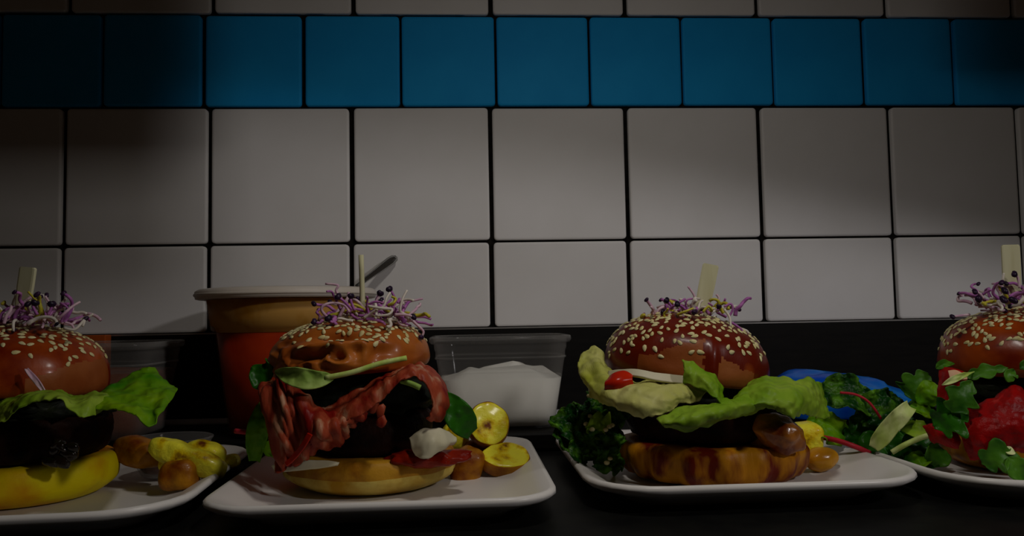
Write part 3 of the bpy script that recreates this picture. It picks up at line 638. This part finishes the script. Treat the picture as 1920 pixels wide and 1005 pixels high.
# ------------------------------------------------------------------ potatoes
def potato(c, ax, label, seed, rot=(0, 0, 0), pw=2.3, mt=None, amp=.10, group='roast potato pieces on the plates', **kw):
    return blob('roast_potato', c, ax, mt or M_pot, None, amp=amp, fs_=70, seed=seed, rot=rot, pw=pw, label=label, cat='potato', group=group)
def slice_(c, rx, rz, th, n, label, seed, tilt):
    """thick potato slice with a browned rim; n: axis rotation"""
    pr = smooth_prof([(0, 0), (.7, 0), (.93, .06), (1., .35), (.98, .75), (.88, 1.0), (.5, 1.03), (.004, 1.03)], 22)
    def fn(p, t, v):
        q = Vector((p.x*rx, p.y*rz, p.z*th)); d = .05*rx*(N(q, 60, seed)+.5*N(q, 150, seed+1)); return q+Vector((p.x, p.y, 0))*d+Vector((0, 0, .001*N(q, 120, seed+2)))
    vs, fs, fm = [], [], []; nn = 48
    for k, (r_, z) in enumerate(pr):
        for i in range(nn):
            t = 2*math.pi*i/nn; vs.append(Vector(c)+tilt @ fn(Vector((r_*math.cos(t), r_*math.sin(t), z)), t, 0))
    for k in range(len(pr)-1):
        for i in range(nn):
            j = (i+1) % nn; fs.append((k*nn+i, k*nn+j, (k+1)*nn+j, (k+1)*nn+i)); fm.append(1 if k < 15 else 0)
    fs += [tuple(reversed(range(nn))), tuple((len(pr)-1)*nn+i for i in range(nn))]; fm += [0, 0]
    return mesh_obj('roast_potato', vs, fs, [M_pot, M_skin], fm=fm, label=label, cat='potato', group='roast potato pieces on the plates')
def ori(nx, ny, nz): return Vector((nx, ny, nz)).to_track_quat('Z', 'Y').to_matrix()
slice_(at(914, 800, -.245), .0165, .0180, .010, None, 'round golden potato slice leaning upright beside the ham burger', 3, ori(.1, -1, .45))
slice_(at(946, 872, -.262), .0195, .0150, .010, None, 'oval potato slice lying at the right end of the ham burger plate', 5, ori(.15, -.6, 1))
potato(at(876, 876, -.268), (.0115, .0120, .0155), 'browned potato wedge touching the ham burger bun, below the round slice', 7, rot=(.2, .35, .3), mt=M_skin, pw=2.6)
potato(at(853, 820, -.232), (.0110, .011, .0120), 'potato piece half hidden between ham burger and upright round slice', 8, mt=M_pot)
potato(at(898, 858, -.238), (.0150, .012, .0150), 'browned potato piece propping up the round golden slice', 18, mt=M_skin)
def wedge(px0, px1, w, h, mt, label, seed):
    a, b = at(*px0), at(*px1); d = b-a; L = d.length/2; c = (a+b)/2
    q = d.to_track_quat('X', 'Z').to_euler()
    return potato(c, (L, w, h), label, seed, rot=tuple(q), pw=3.0, mt=mt, amp=.14)
wedge((284, 832, -.288), (418, 886, -.292), .0085, .0088, M_pot, 'long golden potato wedge lying diagonally on the far left plate', 21)
wedge((352, 838, -.262), (420, 862, -.265), .0090, .0088, M_pot, 'short browned potato wedge behind the long diagonal wedge, far left plate', 22)
wedge((404, 872, -.255), (448, 862, -.255), .0055, .0052, M_pot, 'small yellow potato stick at the right end of the far left plate', 23)
wedge((300, 862, -.282), (352, 868, -.280), .0080, .0075, M_pot, 'potato piece under the long diagonal wedge, far left plate', 24)
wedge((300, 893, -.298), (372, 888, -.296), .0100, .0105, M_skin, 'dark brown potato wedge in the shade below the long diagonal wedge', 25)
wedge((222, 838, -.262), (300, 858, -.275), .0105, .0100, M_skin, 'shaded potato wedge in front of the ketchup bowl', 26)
potato(at(1512, 824, -.262), (.0110, .011, .0130), 'yellow potato block behind the small glossy potato, right of the mushrooms', 31, pw=4)
potato(at(1539, 861, -.290), (.0135, .010, .0088), 'small glossy whole potato right of the pale lettuce burger', 32, mt=mat('small_potato_skin', (.44, .17, .006), (.62, .30, .010), rough=.28, scale=50, bump=.3, coat=.3), rot=(0, -.1, 0), pw=2)

# ------------------------------------------------------------------ ketchup bowl on the far left plate
kb = thing('ketchup_bowl', (-.226, -.230, .0075), 'small glass bowl of ketchup behind the potato wedges, far left plate', 'bowl')
kc = Vector((-.226, -.230, .0068))
kt = lathe('glass', [(.016, 0), (.020, .001), (.026, .012), (.0305, .026), (.0315, .0265), (.0318, .0280), (.0305, .0285), (.0295, .027), (.025, .012), (.019, .003), (.002, .0025)], kc, M_glass, kb, n=48)
lathe('ketchup', [(.002, .0032), (.0185, .0035), (.0245, .012), (.0265, .017), (.018, .0185), (.002, .019)], kc, M_ketch, kb, n=40)

# ------------------------------------------------------------------ salad leaves
r = random.Random(77)
GK = 'curly kale pieces on the pale lettuce burger plate'
ks = [([(1042, 778, -.262), (1062, 792, -.270), (1085, 808, -.275), (1104, 822, -.272)], .0125), ([(1052, 800, -.268), (1068, 822, -.275), (1084, 842, -.278)], .0100),
      ([(1090, 838, -.285), (1108, 832, -.288), (1128, 838, -.288)], .0100), ([(1100, 868, -.290), (1085, 850, -.292), (1098, 832, -.288)], .0080),
      ([(1098, 752, -.250), (1118, 758, -.258), (1140, 765, -.262), (1165, 772, -.262)], .0120), ([(1112, 818, -.285), (1124, 796, -.288), (1130, 778, -.285)], .0080),
      ([(1128, 848, -.292), (1145, 830, -.296), (1166, 815, -.294)], .0110), ([(1120, 858, -.298), (1132, 866, -.302), (1148, 872, -.300)], .0085),
      ([(1150, 792, -.275), (1160, 775, -.275), (1172, 765, -.27)], .0090), ([(1072, 790, -.255), (1100, 785, -.258), (1130, 795, -.258)], .0130), ([(1110, 810, -.268), (1140, 812, -.27), (1165, 830, -.27)], .0140),
      ([(1130, 870, -.285), (1150, 855, -.285), (1168, 850, -.28)], .0120)]
KL = {0: 'long curly kale piece reaching furthest left over the plate rim', 1: 'dark kale piece hanging down at the left plate rim, under the longest piece', 2: 'flat kale piece at the front middle of the kale heap',
      3: 'small kale curl low in front of the kale heap', 4: 'topmost kale piece, just under the pale lettuce', 5: 'bright green kale stalk tip standing in the dark kale heap',
      6: 'kale piece against the left side of the pale lettuce burger bun', 7: 'small kale scrap lying lowest on the plate floor beside the bun', 8: 'kale piece tucked under the pale lettuce above the bun'}
for i, (sp, w) in enumerate(ks):
    mt = M_kale if i not in (5,) else M_let
    leaf('kale_leaf', sp, w, mt, None, face=(r.uniform(-.3, .3), -1, r.uniform(.2, 1)), cup=.3, ruf=.0045, rs=170, seed=i*3.1, nu=26, nv=9, prof=(.5, 1, .8, 1.05, .7, .25),
         label=KL.get(i, 'dark kale piece deep inside the heap left of the pale lettuce burger'), cat='kale', group=GK)
for i, (x, y, Y) in enumerate(((1142, 800, -.300), (1136, 806, -.302), (1148, 797, -.298), (1104, 742, -.262), (1106, 780, -.272), (1110, 805, -.29), (1098, 795, -.285), (1138, 868, -.308), (1144, 860, -.306))):
    blob('chopped_nut', at(x, y, Y), (.0019, .0016, .0015), M_seed, None, amp=.3, fs_=300, seed=i, sub=2, label='crumb of chopped nut on the dark kale heap', cat='nut', group='chopped nuts on the kale')
GS = 'salad leaves between the two right plates'
sal = [('beet_leaf', [(1540, 742, -.255), (1575, 738, -.262), (1610, 748, -.265), (1640, 775, -.262)], .0150, M_kale, 'large curved green salad leaf with a red vein, beside the blue bag', (0, -1, .8), .003),
       ('salad_leaf', [(1612, 788, -.262), (1640, 770, -.268), (1672, 758, -.266), (1692, 752, -.26)], .0135, M_kale, 'crinkled green leaf behind the pale ribbed leaf', (0, -1, .6), .004),
       ('salad_leaf', [(1510, 795, -.255), (1540, 802, -.262), (1566, 812, -.264), (1590, 826, -.262)], .0120, M_letd, 'bright crinkled green leaf above the red stem', (0, -1, .6), .004),
       ('ribbed_leaf', [(1638, 840, -.292), (1660, 810, -.296), (1684, 784, -.294), (1706, 762, -.288)], .0062, M_rib, 'pale ribbed leaf standing diagonally in the salad', (-.2, -1, .3), .001),
       ('rocket_leaf', [(1694, 735, -.27), (1712, 722, -.275), (1742, 704, -.275)], .0110, M_ruc, 'lobed rocket leaf reaching up left of the red meat', (0, -1, .4), .001),
       ('salad_leaf', [(1738, 760, -.288), (1742, 738, -.292), (1752, 718, -.29)], .0095, M_letd, 'small upright green leaf touching the red meat', (-.2, -1, .4), .002),
       ('salad_leaf', [(1708, 758, -.27), (1728, 766, -.276), (1748, 770, -.276)], .0090, M_letd, 'small green leaf lying below the lobed rocket leaf', (0, -1, .7), .003),
       ('salad_leaf', [(1690, 795, -.285), (1715, 805, -.295), (1742, 803, -.298)], .0075, M_let, 'green leaf above the long pale stem, at the red meat', (0, -1, .6), .002),
       ('salad_leaf', [(1708, 870, -.300), (1722, 862, -.303), (1736, 856, -.30)], .0065, M_letd, 'small pale green leaf at the bottom of the salad heap', (0, -1, .6), .003),
       ('rocket_leaf', [(1765, 840, -.300), (1755, 858, -.306), (1748, 872, -.306)], .0090, M_ruc, 'dark green leaf against the bottom bun at the right edge', (0, -1, .4), .001)]
for i, (nm, sp, w, mt, lb, fc, rf) in enumerate(sal):
    leaf(nm, sp, w, mt, None, face=fc, cup=.3, ruf=rf, rs=130, seed=50+i*2.3, lobes=3 if nm == 'rocket_leaf' and i == 4 else 0, label=lb, cat='leaf', group=GS, nu=26, nv=9, prof=(.4, .9, 1, .95, .75, .3) if nm != 'ribbed_leaf' else (.55, .9, 1, 1, 1, .9, .7))
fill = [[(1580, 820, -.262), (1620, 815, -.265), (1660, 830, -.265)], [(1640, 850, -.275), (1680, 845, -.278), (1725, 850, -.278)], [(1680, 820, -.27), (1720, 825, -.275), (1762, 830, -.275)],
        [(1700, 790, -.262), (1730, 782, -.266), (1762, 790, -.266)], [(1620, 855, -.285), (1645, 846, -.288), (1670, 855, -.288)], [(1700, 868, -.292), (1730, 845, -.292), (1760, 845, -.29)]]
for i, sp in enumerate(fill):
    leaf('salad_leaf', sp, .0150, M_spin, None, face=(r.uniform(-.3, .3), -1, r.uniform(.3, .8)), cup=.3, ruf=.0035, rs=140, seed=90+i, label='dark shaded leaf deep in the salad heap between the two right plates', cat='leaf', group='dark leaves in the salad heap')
tube('red_stem', [at(*p) for p in ((1532, 818, -.262), (1570, 826, -.275), (1605, 838, -.285), (1632, 850, -.288))], .0020, M_redstem, None, seg=5, label='thin crimson leaf stem lying across the plate rim under the salad', cat='stem')
tube('leaf_vein_stem', [at(*p) for p in ((1575, 736, -.278), (1605, 740, -.282), (1630, 755, -.284), (1652, 785, -.282))], .0010, M_redstem, None, seg=5, label='dark red curved stem over the large salad leaf', cat='stem')
tube('rocket_sprig', [at(*p) for p in ((1672, 848, -.300), (1700, 832, -.304), (1735, 818, -.306), (1766, 814, -.304))], .0020, M_rib, None, seg=5, label='long pale green rocket stem lying across the salad', cat='stem')

# ------------------------------------------------------------------ containers on the ledge
LZ = .0183
cup = thing('soup_container', (-.166, -.092, LZ), 'round plastic container of tomato soup with a milky lid, left of the ham burger', 'container')
cc = (-.166, -.092, LZ)
lathe('cup_wall', [(.050, 0), (.053, .002), (.0655, .095), (.0675, .1000), (.0705, .1005), (.0745, .1250), (.0735, .1250), (.0695, .1015), (.0665, .0995), (.0645, .095), (.0525, .003), (.002, .003)], cc, M_cupwall, cup, n=72)
lathe('soup', [(.002, .0035), (.0515, .0035), (.0637, .0945), (.060, .0950), (.002, .0950)], cc, M_soup, cup, n=64)
lathe('soup_film', [(.0632, .0950), (.0638, .0951), (.0658, .0997), (.0690, .1018), (.0728, .1245), (.0720, .1245), (.0682, .1022), (.0650, .0999), (.0632, .0953)], cc, M_film, cup, n=64)
ld = lathe('lid', [(.002, .1262), (.070, .1258), (.0760, .1252), (.0800, .1250), (.0825, .1256), (.0835, .1290), (.0830, .1325), (.0800, .1345), (.0760, .1350), (.0745, .1335), (.066, .1335), (.002, .1335)], cc, M_lid, cup, n=72)
lathe('lid_ridge', [(.0835, .1280), (.0842, .1288), (.0842, .1300), (.0835, .1306)], cc, M_lid, ld, n=72)

def tub(name, cx, cy, w, d, h, rad, label, fillmat, fillh, mound, parts=None):
    t = thing(name, (cx, cy, LZ), label, 'container')
    def ring(hw, hd, r, z, n=7, fn=None):
        o = []
        for sx, sy, a0 in ((1, 1, 0), (-1, 1, 90), (-1, -1, 180), (1, -1, 270)):
            for k in range(n):
                a = math.radians(a0+90*k/(n-1)); o.append(Vector((cx+sx*(hw-r)+r*math.cos(a), cy+sy*(hd-r)+r*math.sin(a), LZ+z)))
        return o
    def skin(nm, rings, mt, parent, cap0=True, cap1=True, **kw):
        vs = [p for rg in rings for p in rg]; L = len(rings[0]); fs = []
        for k in range(len(rings)-1):
            for i in range(L):
                j = (i+1) % L; fs.append((k*L+i, k*L+j, (k+1)*L+j, (k+1)*L+i))
        if cap0: fs.append(tuple(reversed(range(L))))
        if cap1: fs.append(tuple((len(rings)-1)*L+i for i in range(L)))
        return mesh_obj(nm, vs, fs, mt, parent, **kw)
    W, D = w/2, d/2
    bt = .80
    prof = [(bt*.93, 0), (bt*.985, .004), (bt, .012), (.925, h*.74), (.935, h*.76), (.94, h*.84), (.955, h*.86), (.960, h*.93)]
    skin('tub_wall', [ring(W*k, D*k, rad*k, z) for k, z in prof], M_clear, t, cap1=False)
    skin('rim', [ring(W*.960, D*.960, rad, h*.925), ring(W*1.0, D*1.0, rad*1.05, h*.925), ring(W*1.03, D*1.03, rad*1.1, h*.955), ring(W*1.02, D*1.02, rad*1.1, h*.995), ring(W*.99, D*.99, rad, h), ring(W*.97, D*.97, rad, h*.98), ring(W*.955, D*.955, rad, h*.93)], M_clear, t, cap0=False, cap1=False)
    skin('rim_ridge', [ring(W*.930, D*.930, rad, h*.752), ring(W*.952, D*.952, rad, h*.758), ring(W*.952, D*.952, rad, h*.772), ring(W*.936, D*.936, rad, h*.778)], M_clear, t, cap0=False, cap1=False)
    rings = [ring(W*bt*.94, D*bt*.94, rad*bt, .0022), ring(W*(bt-.01), D*(bt-.01), rad*bt, .012)]
    kf = bt+(.925-bt)*(fillh/(h*.74))-.012
    rings.append(ring(W*kf, D*kf, rad*.9, fillh))
    top_r = []
    for s in (.93, .8, .6, .4, .2, .02):
        rg = ring(W*kf*s, D*kf*s, rad*.9*s, fillh)
        top_r.append([p+Vector((0, 0, (1-s**2)*mound*.5+mound*(.6*N(p, 28, 3.)+.4*N(p, 60, 9.))*(1-s**4))) for p in rg])
    skin('contents', rings+top_r, fillmat, t, label=None)
    return t
tub('cream_tub', .036, -.072, .132, .112, .0865, .024, 'clear plastic tub of white cream behind the potato slices', M_cream, .046, .020)
rt_ = tub('relish_tub', -.345, -.088, .134, .118, .0880, .022, 'dark see-through tub of red-brown relish behind the far left burger', M_brownsauce, .060, .006)
box_obj('orange_box', tuple([at(120, 640, -.020).x, at(201, 640, -.020).x, -.024, -.010, .0186, at(190, 628, -.02).z]), M_orange, None, bev=.001, label='flat orange carton standing by the wall behind the relish tub', cat='carton')

# ------------------------------------------------------------------ steel spoon behind the soup lid
h0, h1 = Vector((at(668, 535, -.055).x, -.055, .1560)), at(743, 481, -.0125)
d = (h1-h0).normalized(); s = d.cross(Vector((0, -1, .2))).normalized(); nn = s.cross(d)
vs, fs = [], []; L = (h1-h0).length
for i, (t, w) in enumerate(((0, .0022), (.2, .0026), (.4, .0032), (.65, .0042), (.85, .0050), (.96, .0042), (1., .0020))):
    c = h0+d*L*t
    for a, b in ((-1, 0), (-.55, -.0008), (0, -.0002), (.55, -.0008), (1, 0), (.5, .0012), (0, .0014), (-.5, .0012)): vs.append(c+s*a*w+nn*(-b))
for i in range(6):
    for k in range(8): fs.append((i*8+k, i*8+(k+1) % 8, i*8+8+(k+1) % 8, i*8+8+k))
fs += [tuple(reversed(range(8))), tuple(48+k for k in range(8))]
mesh_obj('steel_utensil', vs, fs, M_metal, label='steel utensil handle slanting up from the soup lid to the wall', cat='utensil')

# ------------------------------------------------------------------ blue bag by the wall
def bag():
    c = Vector((.375, -.078, LZ)); vs, fs = [], []; n = 64; pr = smooth_prof([(0, 0), (.9, 0), (1.0, .12), (.97, .42), (.80, .74), (.50, .93), (.2, 1.), (.004, 1.)], 22)
    for k, (r_, z) in enumerate(pr):
        for i in range(n):
            t = 2*math.pi*i/n; p = Vector((r_*math.cos(t)*.078, r_*math.sin(t)*.050, z*.042*(1-.30*r_*math.cos(t))))
            q = p+Vector((math.cos(t), math.sin(t), .5)).normalized()*.006*(N(p, 38, 5)+.5*N(p, 90, 8))*(z > .04)
            q.z = max(q.z, 0); vs.append(c+q)
    for k in range(len(pr)-1):
        for i in range(n):
            j = (i+1) % n; fs.append((k*n+i, k*n+j, (k+1)*n+j, (k+1)*n+i))
    fs += [tuple(reversed(range(n))), tuple((len(pr)-1)*n+i for i in range(n))]
    return mesh_obj('plastic_bag', vs, fs, M_bluebag, label='bright blue plastic bag on the ledge behind the salad', cat='bag')
bag()
